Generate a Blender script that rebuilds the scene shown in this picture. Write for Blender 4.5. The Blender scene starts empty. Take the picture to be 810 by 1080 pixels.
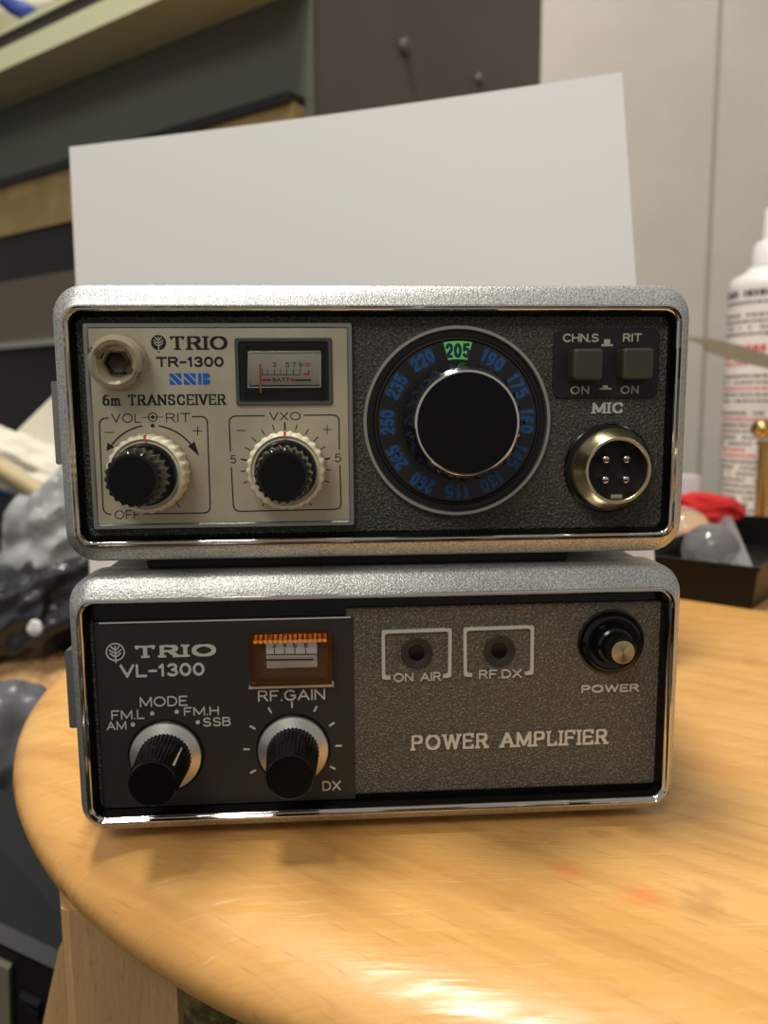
import bpy, bmesh, math, random
from mathutils import Vector, noise
random.seed(7)
PI = math.pi
S = 0.001                      # everything below is measured in millimetres
scn = bpy.context.scene
col = scn.collection

# ------------------------------------------------------------------ camera
CAM = Vector((-12.72, -215.23, 120.24)); YAW, PITCH, ROLL, FPX = .0620, .13572, -.00735, 840.0
def _axes():
    cy, sy, cp, sp = math.cos(YAW), math.sin(YAW), math.cos(PITCH), math.sin(PITCH)
    F = Vector((sy*cp, cy*cp, -sp)); R = Vector((cy, -sy, 0)); U = R.cross(F)
    c, s = math.cos(ROLL), math.sin(ROLL)
    return c*R + s*U, -s*R + c*U, F
AR, AU, AF = _axes()
def ray(px, py): return AF + AR*(px-405)/FPX - AU*(py-540)/FPX
def onY(px, py, Y=5.0):
    d = ray(px, py); return CAM + d*((Y-CAM.y)/d.y)
def onZ(px, py, Z=-3.5):
    d = ray(px, py); return CAM + d*((Z-CAM.z)/d.z)
def atD(px, py, D): return CAM + ray(px, py)*D
cam_d = bpy.data.cameras.new('camera'); cam = bpy.data.objects.new('camera', cam_d); col.objects.link(cam)
from mathutils import Matrix
m = Matrix((AR, AU, -AF)).transposed().to_4x4(); m.translation = CAM*S
cam.matrix_world = m
cam_d.sensor_fit = 'VERTICAL'; cam_d.sensor_height = 36; cam_d.lens = 36*FPX/1080
cam_d.clip_start = .01; cam_d.clip_end = 30
cam_d.dof.use_dof = True; cam_d.dof.focus_distance = .214; cam_d.dof.aperture_fstop = 13
scn.camera = cam

# --------------------------------------------------------------- materials
def rgb(r, g, b):
    f = lambda c: (c/255/12.92) if c/255 <= .04045 else ((c/255+.055)/1.055)**2.4
    return (f(r), f(g), f(b), 1)
def mat(name, c, rough=.5, metal=0., bump=None, var=None, coat=0., trans=0., ior=1.45, emit=None, alpha=1., spec=.5, stretch=None, rvar=None):
    m = bpy.data.materials.new(name); m.use_nodes = True
    nt = m.node_tree; b = nt.nodes['Principled BSDF']; N = nt.nodes; L = nt.links
    b.inputs['Base Color'].default_value = rgb(*c); b.inputs['Roughness'].default_value = rough
    b.inputs['Metallic'].default_value = metal; b.inputs['Coat Weight'].default_value = coat
    b.inputs['Transmission Weight'].default_value = trans; b.inputs['IOR'].default_value = ior
    b.inputs['Alpha'].default_value = alpha; b.inputs['Specular IOR Level'].default_value = spec
    b.inputs['Coat Roughness'].default_value = .08
    tc = N.new('ShaderNodeTexCoord'); mp = N.new('ShaderNodeMapping'); L.new(tc.outputs['Object'], mp.inputs['Vector'])
    if stretch: mp.inputs['Scale'].default_value = stretch
    if bump:                                    # (scale per metre, distance in mm, kind)
        if bump[2] == 'voronoi':
            t = N.new('ShaderNodeTexVoronoi'); t.feature = 'SMOOTH_F1'; out = t.outputs['Distance']
        else:
            t = N.new('ShaderNodeTexNoise'); t.inputs['Detail'].default_value = 3; out = t.outputs['Fac']
        t.inputs['Scale'].default_value = bump[0]; L.new(mp.outputs[0], t.inputs['Vector'])
        bp = N.new('ShaderNodeBump'); bp.inputs['Distance'].default_value = bump[1]*S; bp.inputs['Strength'].default_value = 1
        L.new(out, bp.inputs['Height']); L.new(bp.outputs[0], b.inputs['Normal'])
    if var:                                     # (scale, second colour, contrast low, high)
        t = N.new('ShaderNodeTexNoise'); t.inputs['Scale'].default_value = var[0]; t.inputs['Detail'].default_value = 4
        L.new(mp.outputs[0], t.inputs['Vector'])
        r = N.new('ShaderNodeMapRange'); r.inputs[1].default_value = var[2]; r.inputs[2].default_value = var[3]
        L.new(t.outputs['Fac'], r.inputs[0])
        x = N.new('ShaderNodeMix'); x.data_type = 'RGBA'; L.new(r.outputs[0], x.inputs[0])
        x.inputs[6].default_value = rgb(*c); x.inputs[7].default_value = rgb(*var[1]); L.new(x.outputs[2], b.inputs['Base Color'])
    if emit:
        b.inputs['Emission Color'].default_value = rgb(*emit[0]); b.inputs['Emission Strength'].default_value = emit[1]
    return m
M = {}
M['silver'] = mat('silver_hammered_paint', (208,208,203), .34, .7, (2000, .12, 'noise'), (2100, (160,161,159), .44, .60))
M['case'] = mat('case_grey_metal', (120,120,114), .45, .6)
M['chrome'] = mat('chrome', (225,220,212), .09, 1)
M['recess'] = mat('gloss_black', (9,9,10), .22, 0)
M['plate'] = mat('champagne_plate', (193,184,160), .42, .35, (900, .012, 'noise'), (60, (180,171,147), .4, .6))
M['plate_frame'] = mat('plate_frame_metal', (150,150,144), .3, .8, (500, .04, 'noise'))
M['leather'] = mat('black_grain', (82,83,76), .34, .5, (1300, 1.5, 'noise'), (1300, (122,122,112), .5, .66))
M['grain'] = mat('gunmetal_grain', (98,94,83), .36, .5, (1700, 1.1, 'noise'), (1700, (152,146,128), .50, .68))
M['dark_plate'] = mat('satin_black_plate', (44,43,39), .5, .1, (1400, .015, 'noise'))
M['print_black'] = mat('black_print', (18,17,16), .5)
M['print_blue'] = mat('blue_print', (10,95,190), .5)
M['print_dial'] = mat('dial_blue_print', (18,84,145), .5)
M['print_navy'] = mat('navy_print', (4,52,78), .5)
M['print_red'] = mat('red_print', (200,40,30), .45)
M['print_cream'] = mat('cream_print', (190,182,155), .5)
M['cast'] = mat('raised_metal', (205,203,195), .4, .25)
M['ivory'] = mat('ivory_plastic', (228,220,190), .38)
M['black'] = mat('black_plastic', (12,12,11), .17, 0, None, None, .1)
M['black_soft'] = mat('black_soft_plastic', (24,24,22), .5)
M['btn'] = mat('grey_button', (66,62,52), .42)
M['black_flat'] = mat('knob_face', (7,7,6), .35, spec=.25)
M['dial'] = mat('dial_disc', (26,26,26), .3)
M['window_dim'] = mat('dial_window', (44,38,35), .4)
M['window_green'] = mat('dial_window_green', (120,225,115), .4)
M['ring'] = mat('satin_ring', (175,174,165), .35, .85)
M['nickel'] = mat('aged_nickel', (205,190,155), .27, 1, (400, .02, 'noise'))
M['pin'] = mat('pin_metal', (235,230,220), .15, 1)
M['hole'] = mat('black_hole', (5,5,5), .6)
M['red_lens'] = mat('dark_red_lens', (22,4,3), .2)
M['clear_yellow'] = mat('yellowed_clear_plastic', (228,218,186), .1, 0, (250, .04, 'noise'), None, 0, .72, 1.4)
M['smoke'] = mat('meter_glass', (235,235,228), .03, 0, None, None, 0, 1., 1.12)
M['amber'] = mat('amber_plastic', (255,205,150), .06, 0, None, None, 0, 1., 1.12)
M['amber_solid'] = mat('amber_bright_plastic', (255,165,70), .15, 0, None, None, .8)
M['scale'] = mat('meter_scale_face', (196,190,184), .28, .5)
M['skirt'] = mat('satin_aluminium', (205,203,196), .3, .85, (900, .01, 'noise'))
M['turned'] = mat('turned_brass', (214,196,150), .25, 1)
M['paper'] = mat('white_card', (215,213,210), .7)
M['wall'] = mat('wall_paint', (196,190,179), .7, 0, (90, .5, 'noise'), (6, (190,184,173), .4, .6))
M['cab_green'] = mat('grey_green_enamel', (99,103,91), .5, 0, None, (4, (86,90,80), .35, .65))
M['cab_dark'] = mat('dark_steel', (88,83,78), .55, 0, None, (5, (80,76,71), .4, .6))
M['cream'] = mat('cream_board', (196,196,158), .5)
M['brown'] = mat('dark_brown_edge', (56,46,40), .5)
M['beige'] = mat('beige_board', (150,126,78), .6, 0, None, (25, (132,110,66), .4, .6))
M['blackboard'] = mat('black_trim', (14,14,13), .5)
M['taupe'] = mat('taupe_panel', (84,75,63), .6)
M['white_cloth'] = mat('white_cloth', (214,208,192), .8, 0, (60, 1.2, 'noise'))
M['white_bag'] = mat('white_bag_paper', (212,206,188), .7)
M['bubble'] = mat('bubble_plastic', (172,174,173), .18, 0, (110, 1.1, 'voronoi'), (22, (128,130,129), .35, .65), .3)
M['bag_black'] = mat('black_bag_plastic', (54,54,57), .18, 0, (50, 5, 'noise'))
M['bag_grey'] = mat('grey_bag_plastic', (92,93,96), .3, 0, (40, 2, 'noise'))
M['tan'] = mat('tan_matting', (196,158,108), .85, 0, (350, 1.2, 'noise'), (160, (160,122,78), .35, .65))
M['stick'] = mat('pale_wood_stick', (188,170,128), .6)
M['blue'] = mat('blue_plastic', (20,95,170), .4)
M['dark_grey'] = mat('dark_grey_plastic', (22,24,27), .65, spec=.2)
M['bottle'] = mat('white_bottle_plastic', (222,219,216), .35)
M['ink'] = mat('label_ink', (70,66,68), .6)
M['ink_red'] = mat('label_red_ink', (205,70,75), .6)
M['red_bag'] = mat('red_plastic_bag', (205,40,40), .3, 0, (90, 1.5, 'noise'))
M['clear'] = mat('clear_plastic', (244,243,242), .04, 0, (60, .6, 'noise'), None, .5, .86, 1.22)
M['tray'] = mat('black_tray_plastic', (10,9,8), .4, spec=.3)
M['brass'] = mat('brass', (205,175,115), .25, 1)
M['steel'] = mat('brushed_steel', (176,166,138), .4, .7)
M['rubber'] = mat('black_rubber', (12,12,12), .7)
M['foam'] = mat('olive_foam', (110,98,42), .9, 0, (300, 1.5, 'noise'), (200, (70,62,28), .4, .6))
M['floor'] = mat('floor_brown', (44,34,27), .6, 0, None, (12, (34,27,22), .4, .6))
M['lilac'] = mat('pale_lilac_plastic', (196,190,198), .5)

def wood(name, base, dark, light, ang, sc=(9, 130, 40), stains=()):
    m = bpy.data.materials.new(name); m.use_nodes = True; nt = m.node_tree; N = nt.nodes; L = nt.links
    b = N['Principled BSDF']; b.inputs['Roughness'].default_value = .33; b.inputs['Coat Weight'].default_value = .12; b.inputs['Coat Roughness'].default_value = .22
    tc = N.new('ShaderNodeTexCoord')
    def nz(scale, rot, s, detail=4, dist=0.):
        m0 = N.new('ShaderNodeMapping'); m0.inputs['Rotation'].default_value = (0, 0, -rot)
        mp = N.new('ShaderNodeMapping'); mp.inputs['Scale'].default_value = scale
        L.new(tc.outputs['Object'], m0.inputs['Vector']); L.new(m0.outputs[0], mp.inputs['Vector'])
        t = N.new('ShaderNodeTexNoise'); t.inputs['Scale'].default_value = s; t.inputs['Detail'].default_value = detail; t.inputs['Distortion'].default_value = dist
        L.new(mp.outputs[0], t.inputs['Vector']); return t.outputs['Fac']
    def mr(v, a, c, lo=0, hi=1):
        r = N.new('ShaderNodeMapRange'); r.inputs[1].default_value = a; r.inputs[2].default_value = c; r.inputs[3].default_value = lo; r.inputs[4].default_value = hi
        L.new(v, r.inputs[0]); return r.outputs[0]
    def mix(f, a, c2):
        x = N.new('ShaderNodeMix'); x.data_type = 'RGBA'; L.new(f, x.inputs[0])
        if isinstance(a, tuple): x.inputs[6].default_value = a
        else: L.new(a, x.inputs[6])
        x.inputs[7].default_value = c2; return x.outputs[2]
    c1 = mix(mr(nz((sc[0]*.3, sc[0]*2.4, 6), ang, 1, 4, .8), .36, .66), rgb(*base), rgb(*light))       # broad figure
    c2 = mix(mr(nz((sc[0], sc[1], sc[2]), ang, 1, 5, .3), .46, .80, 0, .55), c1, rgb(*dark))               # long grain
    c3 = mix(mr(nz((70, 900, 200), ang, 1, 2), 0.62, .76, 0, .42), c2, rgb(*dark))                           # pores
    c4 = mix(mr(nz((60, 1100, 100), ang+.7, 1, 2), 0.64, .78, 0, .35), c3, rgb(245, 214, 160))              # pale scratches
    c5 = mix(mr(nz((22, 22, 22), .3, 1, 2), .70, .76, 0, .4), c4, rgb(*dark))                              # stains
    for (px, py, rad, cc) in stains:
        q = onZ(px, py); q = (q-Vector((107, 168, -450)))*S
        dn = N.new('ShaderNodeVectorMath'); dn.operation = 'DISTANCE'; dn.inputs[1].default_value = q; L.new(tc.outputs['Object'], dn.inputs[0])
        wob = N.new('ShaderNodeMath'); wob.operation = 'MULTIPLY_ADD'; wob.inputs[1].default_value = -.02; L.new(nz((90, 260, 90), ang, 1, 3), wob.inputs[0]); L.new(dn.outputs['Value'], wob.inputs[2])
        c5 = mix(mr(wob.outputs[0], rad-.009, rad-.014, 0, .38), c5, rgb(*cc))
    L.new(c5, b.inputs['Base Color'])
    bp = N.new('ShaderNodeBump'); bp.inputs['Distance'].default_value = .00025; bp.inputs['Strength'].default_value = .6
    L.new(nz((50, 700, 100), ang+.5, 1, 3), bp.inputs['Height']); L.new(bp.outputs[0], b.inputs['Normal'])
    rr = mr(nz((60, 420, 50), ang+.6, 1, 5), .35, .65, .24, .56); L.new(rr, b.inputs['Roughness'])
    return m, c5
_g = onZ(700, 1012)-onZ(480, 925); GRAIN = math.atan2(_g.y, _g.x)
M['wood'], _ = wood('birch_seat', (211,157,86), (168,112,54), (220,170,100), GRAIN, stains=((682, 943, .006, (226,110,60)), (602, 922, .004, (226,120,70)), (745, 952, .006, (150,104,60)), (640, 878, .003, (120,80,50))))
M['wood_leg'], _ = wood('birch_leg', (206,166,112), (150,108,66), (216,178,124), 1.45, (40, 14, 4))

# ------------------------------------------------------------ mesh helpers
class MB:
    def __init__(s): s.v = []; s.f = []
    def add(s, vs, fs):
        n = len(s.v); s.v += [Vector(v) for v in vs]; s.f += [tuple(i+n for i in f) for f in fs]; return s
    def loft(s, loops, cap0=True, cap1=True, ring=False):
        n = len(loops[0]); vs = [v for l in loops for v in l]; fs = []
        K = len(loops)
        for k in range(K if ring else K-1):
            a, b = k*n, ((k+1) % K)*n
            for i in range(n): j = (i+1) % n; fs.append((a+i, a+j, b+j, b+i))
        if not ring:
            if cap0: fs.append(tuple(range(n)))
            if cap1: fs.append(tuple(range((K-1)*n, K*n)))
        return s.add(vs, fs)
    def box(s, x0, x1, y0, y1, z0, z1):
        return s.loft([[(x0,y0,z0),(x1,y0,z0),(x1,y0,z1),(x0,y0,z1)], [(x0,y1,z0),(x1,y1,z0),(x1,y1,z1),(x0,y1,z1)]])
    def rbox(s, x0, x1, y0, y1, z0, z1, r=1.5, ch=.5):       # front at y0, chamfered front edge
        ins = lambda d, y: rrect(x0+d, x1-d, z0+d, z1-d, max(r-d, .05), y)
        return s.loft([ins(0, y1), ins(0, y0+ch), ins(ch*.3, y0+ch*.3), ins(ch, y0)])
    def lathe(s, cx, cz, prof, n=64, k=0, amp=0., caps=(True, True)):   # axis along Y; prof (r, y[, fluted])
        loops = []
        for p in prof:
            fl = len(p) > 2 and p[2]; l = []
            for i in range(n):
                a = 2*PI*i/n; r = p[0]*(1 + (amp*math.cos(k*a) if fl else 0))
                l.append((cx+r*math.cos(a), p[1], cz+r*math.sin(a)))
            loops.append(l)
        return s.loft(loops, *caps)
    def latheZ(s, cx, cy, prof, n=48, caps=(True, True)):
        return s.loft([[(cx+r*math.cos(2*PI*i/n), cy+r*math.sin(2*PI*i/n), z) for i in range(n)] for r, z in prof], *caps)
    def tube(s, pts, r, n=12):
        pts = [Vector(p) for p in pts]; loops = []
        for i, p in enumerate(pts):
            t = (pts[min(i+1, len(pts)-1)]-pts[max(i-1, 0)]).normalized()
            a = t.cross(Vector((0, 0, 1)) if abs(t.z) < .9 else Vector((1, 0, 0))).normalized(); b = t.cross(a)
            rr = r[i] if isinstance(r, (list, tuple)) else r
            loops.append([p+a*rr*math.cos(2*PI*k/n)+b*rr*math.sin(2*PI*k/n) for k in range(n)])
        return s.loft(loops)
    def prism(s, poly, y0, y1):                              # polygon of (x, z)
        return s.loft([[(x, y0, z) for x, z in poly], [(x, y1, z) for x, z in poly]])
    def build(s, name, m, parent=None, smooth=35, origin=None):
        o0 = Vector(parent['o_'] if parent and 'o_' in parent else (0, 0, 0))
        if parent is None and origin is None:
            xs = [v.x for v in s.v]; ys = [v.y for v in s.v]
            origin = Vector(((min(xs)+max(xs))/2, (min(ys)+max(ys))/2, min(v.z for v in s.v)))
        if parent is None: o0 = Vector(origin)
        me = bpy.data.meshes.new(name); me.from_pydata([(v-o0)*S for v in s.v], [], s.f); me.update()
        bm = bmesh.new(); bm.from_mesh(me); bmesh.ops.recalc_face_normals(bm, faces=bm.faces); bm.to_mesh(me); bm.free()
        if smooth: me.shade_smooth(); me.set_sharp_from_angle(angle=math.radians(smooth))
        me.materials.append(m if not isinstance(m, str) else M[m])
        o = bpy.data.objects.new(name, me); col.objects.link(o)
        if parent: o.parent = parent
        else: o.location = o0*S
        o['o_'] = list(o0)
        return o
def rrect(x0, x1, z0, z1, r, y, n=6):
    pts = []
    for cx, cz, a in ((x1-r, z1-r, 0), (x0+r, z1-r, 90), (x0+r, z0+r, 180), (x1-r, z0+r, 270)):
        for i in range(n+1):
            t = math.radians(a+90*i/n); pts.append((cx+r*math.cos(t), y, cz+r*math.sin(t)))
    return pts
def empty(name, loc):
    o = bpy.data.objects.new(name, None); col.objects.link(o); o.location = Vector(loc)*S; o['o_'] = list(loc)
    o.empty_display_size = .01
    return o
def tag(o, label, cat, group=None):
    o['label'] = label; o['category'] = cat
    if group: o['group'] = group
    return o
def struct(o): o['kind'] = 'structure'; return o

# ------------------------------------------------------------ stroke lettering
def arc(cx, cy, rx, ry, a0, a1, n=10):
    return [(cx+rx*math.cos(math.radians(a0+(a1-a0)*i/n)), cy+ry*math.sin(math.radians(a0+(a1-a0)*i/n))) for i in range(n+1)]
G = {
 'A': (.9, [[(0,0),(.45,1),(.9,0)], [(.16,.33),(.74,.33)]]),
 'B': (.72, [[(0,0),(0,1),(.42,1)]+arc(.42,.77,.24,.23,90,-90,6)+[(0,.54)], [(.42,.54)]+arc(.42,.27,.3,.27,90,-90,6)+[(0,0)]]),
 'C': (.82, [arc(.45,.5,.45,.5,45,315,14)]),
 'D': (.8, [[(0,0),(0,1),(.35,1)]+arc(.35,.5,.45,.5,90,-90,10)+[(0,0)]]),
 'E': (.68, [[(.68,1),(0,1),(0,0),(.68,0)], [(0,.52),(.55,.52)]]),
 'F': (.66, [[(.66,1),(0,1),(0,0)], [(0,.5),(.52,.5)]]),
 'G': (.88, [arc(.46,.5,.46,.5,45,340,14)+[(.89,.46),(.55,.46)]]),
 'H': (.8, [[(0,0),(0,1)], [(.8,0),(.8,1)], [(0,.52),(.8,.52)]]),
 'I': (.0, [[(0,0),(0,1)]]),
 'L': (.6, [[(0,1),(0,0),(.6,0)]]),
 'M': (1., [[(0,0),(0,1),(.5,.1),(1,1),(1,0)]]),
 'N': (.8, [[(0,0),(0,1),(.8,0),(.8,1)]]),
 'O': (1., [arc(.5,.5,.5,.5,0,360,18)]),
 'P': (.7, [[(0,0),(0,1),(.42,1)]+arc(.42,.74,.28,.26,90,-90,6)+[(0,.48)]]),
 'R': (.74, [[(0,0),(0,1),(.42,1)]+arc(.42,.75,.28,.25,90,-90,6)+[(0,.5)], [(.4,.5),(.74,0)]]),
 'S': (.72, [arc(.37,.75,.33,.25,30,180,7)+arc(.37,.75,.33,.25,190,270,4)+arc(.36,.25,.36,.25,90,-10,5)+arc(.36,.25,.36,.25,-20,-155,7)]),
 'T': (.8, [[(0,1),(.8,1)], [(.4,1),(.4,0)]]),
 'V': (.84, [[(0,1),(.42,0),(.84,1)]]),
 'W': (1.2, [[(0,1),(.3,0),(.6,1),(.9,0),(1.2,1)]]),
 'X': (.8, [[(0,0),(.8,1)], [(0,1),(.8,0)]]),
 'm': (.85, [[(0,0),(0,.66)], arc(.21,.45,.21,.21,180,0,6)+[(.42,0)], arc(.63,.45,.21,.21,180,0,6)+[(.84,0)]]),
 '0': (.66, [arc(.33,.5,.33,.5,0,360,16)]),
 '1': (.3, [[(0,.78),(.2,1),(.2,0)]]),
 '2': (.62, [arc(.31,.7,.31,.3,170,-30,9)+[(0,0),(.62,0)]]),
 '3': (.62, [arc(.3,.76,.28,.24,155,-90,8)+arc(.3,.26,.32,.26,90,-155,9)]),
 '4': (.66, [[(.5,0),(.5,1),(0,.3),(.66,.3)]]),
 '5': (.62, [[(.58,1),(.08,1),(.03,.55)]+arc(.3,.33,.32,.33,110,-150,10)]),
 '6': (.64, [arc(.32,.31,.32,.31,0,360,12), [(.02,.35)]+arc(.42,.5,.4,.5,165,75,5)]),
 '7': (.6, [[(0,1),(.6,1),(.2,0)]]),
 '8': (.62, [arc(.31,.76,.26,.24,0,360,12), arc(.31,.26,.31,.26,0,360,12)]),
 '9': (.62, [arc(.31,.69,.31,.31,0,360,12), [(.61,.65)]+arc(.2,.5,.4,.5,-10,-90,5)]),
 '-': (.45, [[(0,.45),(.45,.45)]]), '.': (.02, [[(0,0),(.02,0)]]), '+': (.6, [[(0,.5),(.6,.5)], [(.3,.2),(.3,.8)]]), ' ': (.4, []),
}
def hull(pts):
    pts = sorted(set((round(a, 5), round(b, 5)) for a, b in pts))
    def half(ps):
        h = []
        for p in ps:
            while len(h) > 1 and (h[-1][0]-h[-2][0])*(p[1]-h[-2][1])-(h[-1][1]-h[-2][1])*(p[0]-h[-2][0]) <= 0: h.pop()
            h.append(p)
        return h
    a = half(pts); b = half(pts[::-1]); return a[:-1]+b[:-1]
def nib_round(w, n=8): return [(w/2*math.cos(2*PI*i/n+.39), w/2*math.sin(2*PI*i/n+.39)) for i in range(n)]
def nib_rect(w, h): return [(-w/2, -h/2), (w/2, -h/2), (w/2, h/2), (-w/2, h/2)]
def stroke(mb, pts, nib, y, d):
    mb.k = getattr(mb, 'k', 0)
    if len(pts) == 1: pts = pts*2
    for a, b in zip(pts, pts[1:]):
        mb.k += 1; e_ = (mb.k*3 % 11)*.003
        mb.prism(hull([(a[0]+u, a[1]+v) for u, v in nib]+[(b[0]+u, b[1]+v) for u, v in nib]), y, y-d-e_)
def letters(mb, s, x0, x1, z0, z1, y, w, d=.05, slab=None, gap=.28, tf=None):
    """fit the string to the box; w = stroke width in mm; slab = horizontal stroke height in mm for serif faces"""
    if slab: gap = .42
    adv = sum(G[c][0] for c in s) + gap*(len(s)-1) + (0 if not slab else .0)
    nw = w; nh = slab or w
    sx = (x1-x0-nw)/adv if adv else 1; sz = (z1-z0-nh); cx = x0+nw/2; zb = z0+nh/2
    nib = nib_rect(w, slab) if slab else nib_round(w)
    for c in s:
        gw, st = G[c]
        for k in st:
            pts = [(cx+u*sx, zb+v*sz) for u, v in k]
            if tf: pts = [tf(*p) for p in pts]
            stroke(mb, pts, nib, y, d)
            if slab and c not in '.-O0':
                for e, q in ((0, 1), (-1, -2)):
                    p, r = pts[e], pts[q]; dx, dz = r[0]-p[0], r[1]-p[1]
                    atz = abs(k[e][1]) < .02 or abs(k[e][1]-1) < .02
                    if abs(dz) > abs(dx)*.6 and atz and c not in 'CSG63':
                        h = w*1.0
                        stroke(mb, [(p[0]-h, p[1]), (p[0]+h, p[1])], nib_rect(.01, slab), y, d)
                    elif c in 'TELCSF' and abs(k[e][1]-.52) > .1 and abs(k[e][1]-.5) > .1:
                        sg = -1 if k[e][1] > .5 else 1
                        stroke(mb, [p, (p[0], p[1]+sg*sz*.2)], nib_rect(slab*1.3, slab*.5), y, d)
        cx += (gw+gap)*sx
def ltr(mb, s, bx, Y, w, d=.05, slab=None, gap=.28):       # bx = (left, top, right, bottom) as read on the panel
    l, t, r, b = bx; xm, ym = (l+r)/2, (t+b)/2
    letters(mb, s, onY(l, ym, Y).x, onY(r, ym, Y).x, onY(xm, b, Y).z, onY(xm, t, Y).z, Y, w, d, slab, gap)
def emblem(strk, cx, cz, r, y, w, d=.05):
    "round tree mark: trunk and three pairs of upswept leaves"
    stroke(strk, [(cx, cz-r*1.25), (cx, cz+r*.75)], nib_round(w), y, d)
    for k, zz in enumerate((-.55, -.12, .3)):
        rr = (.62, .68, .48)[k]
        for sg in (-1, 1):
            stroke(strk, [(cx, cz+r*zz), (cx+sg*r*rr*.45, cz+r*(zz+.12)), (cx+sg*r*rr, cz+r*(zz+.42))], nib_round(w*.95), y, d)
def P2(px, py, Y): v = onY(px, py, Y); return (v.x, v.z)

# ================================================================ RADIOS
def shell(root, x0, x1, z0, z1, ins, yf, depth, dx=0):
    "silver front frame, chrome lip, black recess and the case behind; ins = left, right, top, bottom face widths"
    L_, R_, T_, B_ = ins
    fr = MB(); r = 8.2
    def lp(k, y, rr, e=0): return rrect(x0+L_*k+e, x1-R_*k-e, z0+B_*k+e, z1-T_*k-e, rr, yf+y)
    fr.loft([lp(0, 14, r), lp(0, 3.6, r), lp(.06, 2.7, r), lp(.2, 1.9, r-.8), lp(.9, .25, 4.9), lp(1, 0, 4.6), lp(1, 5.2, 4.6), lp(.7, 14, 5)], ring=True)
    fo = fr.build('front_frame', 'silver', root)
    ch = MB(); c = lambda e, y: lp(1, y, max(4.6-e*.8, 2.4), e)
    ch.loft([c(.0, 5), c(.0, .1), c(.15, -.35), c(.45, -.4), c(.75, .15), c(.95, .45), c(1.15, .3), c(1.45, .55), c(1.6, 1.1), c(1.6, 5)], ring=True)
    ch.build('chrome_lip', 'chrome', root, 60)
    rc = MB(); rc.loft([c(1.6, 1.1), c(1.6, .9), c(2.1, 2.2), c(2.4, 5.6), c(2.4, 7), c(1.6, 7)], ring=True)
    rc.loft([c(1.8, 5.8), c(1.8, 7)])
    rc.build('recess', 'recess', root)
    cs = MB(); cs.loft([rrect(x0+2, x1-2, z0+.6, z1-1.2, 7, yf+10), rrect(x0+2, x1-2, z0+.6, z1-1.2, 7, yf+depth)])
    cs.build('case', 'case', root)
    return fo
ZU, YU = 77.72, 1.5
amp = empty('power_amplifier', (0, 70, -3.5))
tag(amp, 'lower radio unit standing on the wooden seat, dark front panel reading POWER AMPLIFIER', 'radio amplifier')
trx = empty('transceiver', (0, 70, 74.3))
tag(trx, 'upper radio unit with champagne plate and big round tuning dial, stacked on the amplifier', 'radio transceiver')
shell(amp, -86, 86, 0, 74.27, (2.5, 2.5, 6.2, 3.2), 0, 140)
shell(trx, -86.1, 85.9, ZU, ZU+74.05, (3, 2.9, 5.6, 4.3), YU, 140)
# feet and base plate, side brackets
for sx in (-1, 1):
    for yy in (18, 120):
        f = MB(); f.latheZ(sx*68, yy, [(6, .8), (6.5, 0), (6.5, -3), (6, -3.5)]); f.build('foot', 'rubber', amp)
b = MB(); b.rbox(-66, 55, 9, 138, 74.25, ZU+.8, 1, .8); b.build('base_plate', 'rubber', trx)
for root, (pt, pb) in ((trx, ((52.5, 402), (60, 490))), (amp, ((67.5, 686), (74, 768)))):
    z1, z0 = onY(pt[0], pt[1], 14).z, onY(pb[0], pb[1], 14).z
    xb = onY((pt[0]+pb[0])/2, (pt[1]+pb[1])/2, 14).x
    b = MB(); b.loft([rrect(xb, -83.5, z0, z1, .6, 14), rrect(xb, -83.5, z0, z1, .6, 60)])
    b.build('side_bracket', 'plate_frame', root)

# ---------------------------------------------------------- upper radio
def inset_panel(root, name, m, px, Y, r=1., ch=.3, back=3):
    a, b2 = onY(px[0], (px[1]+px[3])/2, Y), onY(px[2], (px[1]+px[3])/2, Y); t, bo = onY((px[0]+px[2])/2, px[1], Y), onY((px[0]+px[2])/2, px[3], Y)
    p = MB(); p.rbox(a.x, b2.x, Y, Y+back, bo.z, t.z, r, ch); return p.build(name, m, root, 12)
YP = YU+4.6
gp = inset_panel(trx, 'grained_panel', 'leather', (76, 333, 705, 561), YP, 1, .5, 2)
# champagne plate in its metal frame
YL = YU+2.6
l, t, r_, b_ = -0, 0, 0, 0
x0, x1 = onY(93, 448, YL).x, onY(372, 448, YL).x; z0, z1 = onY(230, 556, YL).z, onY(230, 341, YL).z
fr = MB(); q = lambda e, y: rrect(x0+e, x1-e, z0+e, z1-e, .6, y)
fr.loft([q(-.5, YP), q(0, YL), q(.9, YL), q(1.3, YL+.5), q(1.3, YP), q(-.5, YP+.3)], ring=True)
np_ = MB(); np_.rbox(x0+1.25, x1-1.25, YL+.35, YP+.5, z0+1.25, z1-1.25, .3, .05)
plate = np_.build('name_plate', 'plate', trx, 0); fr.build('plate_frame', 'plate_frame', plate)
YQ = YL+.35
k = MB()
ltr(k, 'TRIO', (179, 354.5, 240, 369), YQ, .95, .03, .42)
ltr(k, 'TR-1300', (164.5, 376, 236, 387.3), YQ, .62, .03)
ltr(k, '6m TRANSCEIVER', (108, 416, 238, 427.5), YQ, .52, .03, .34)
ltr(k, 'VOL', (117.5, 436, 149, 446), YQ, .3, .03); ltr(k, 'RIT', (175, 435.6, 201, 445.6), YQ, .3, .03)
ltr(k, 'VXO', (284, 434.5, 317, 443.5), YQ, .3, .03); ltr(k, 'OFF', (121, 538, 148, 547.5), YQ, .28, .03)
ltr(k, '5', (243, 480, 249, 489), YQ, .28, .03); ltr(k, '5', (353, 478.5, 360, 487.5), YQ, .28, .03)
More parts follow.
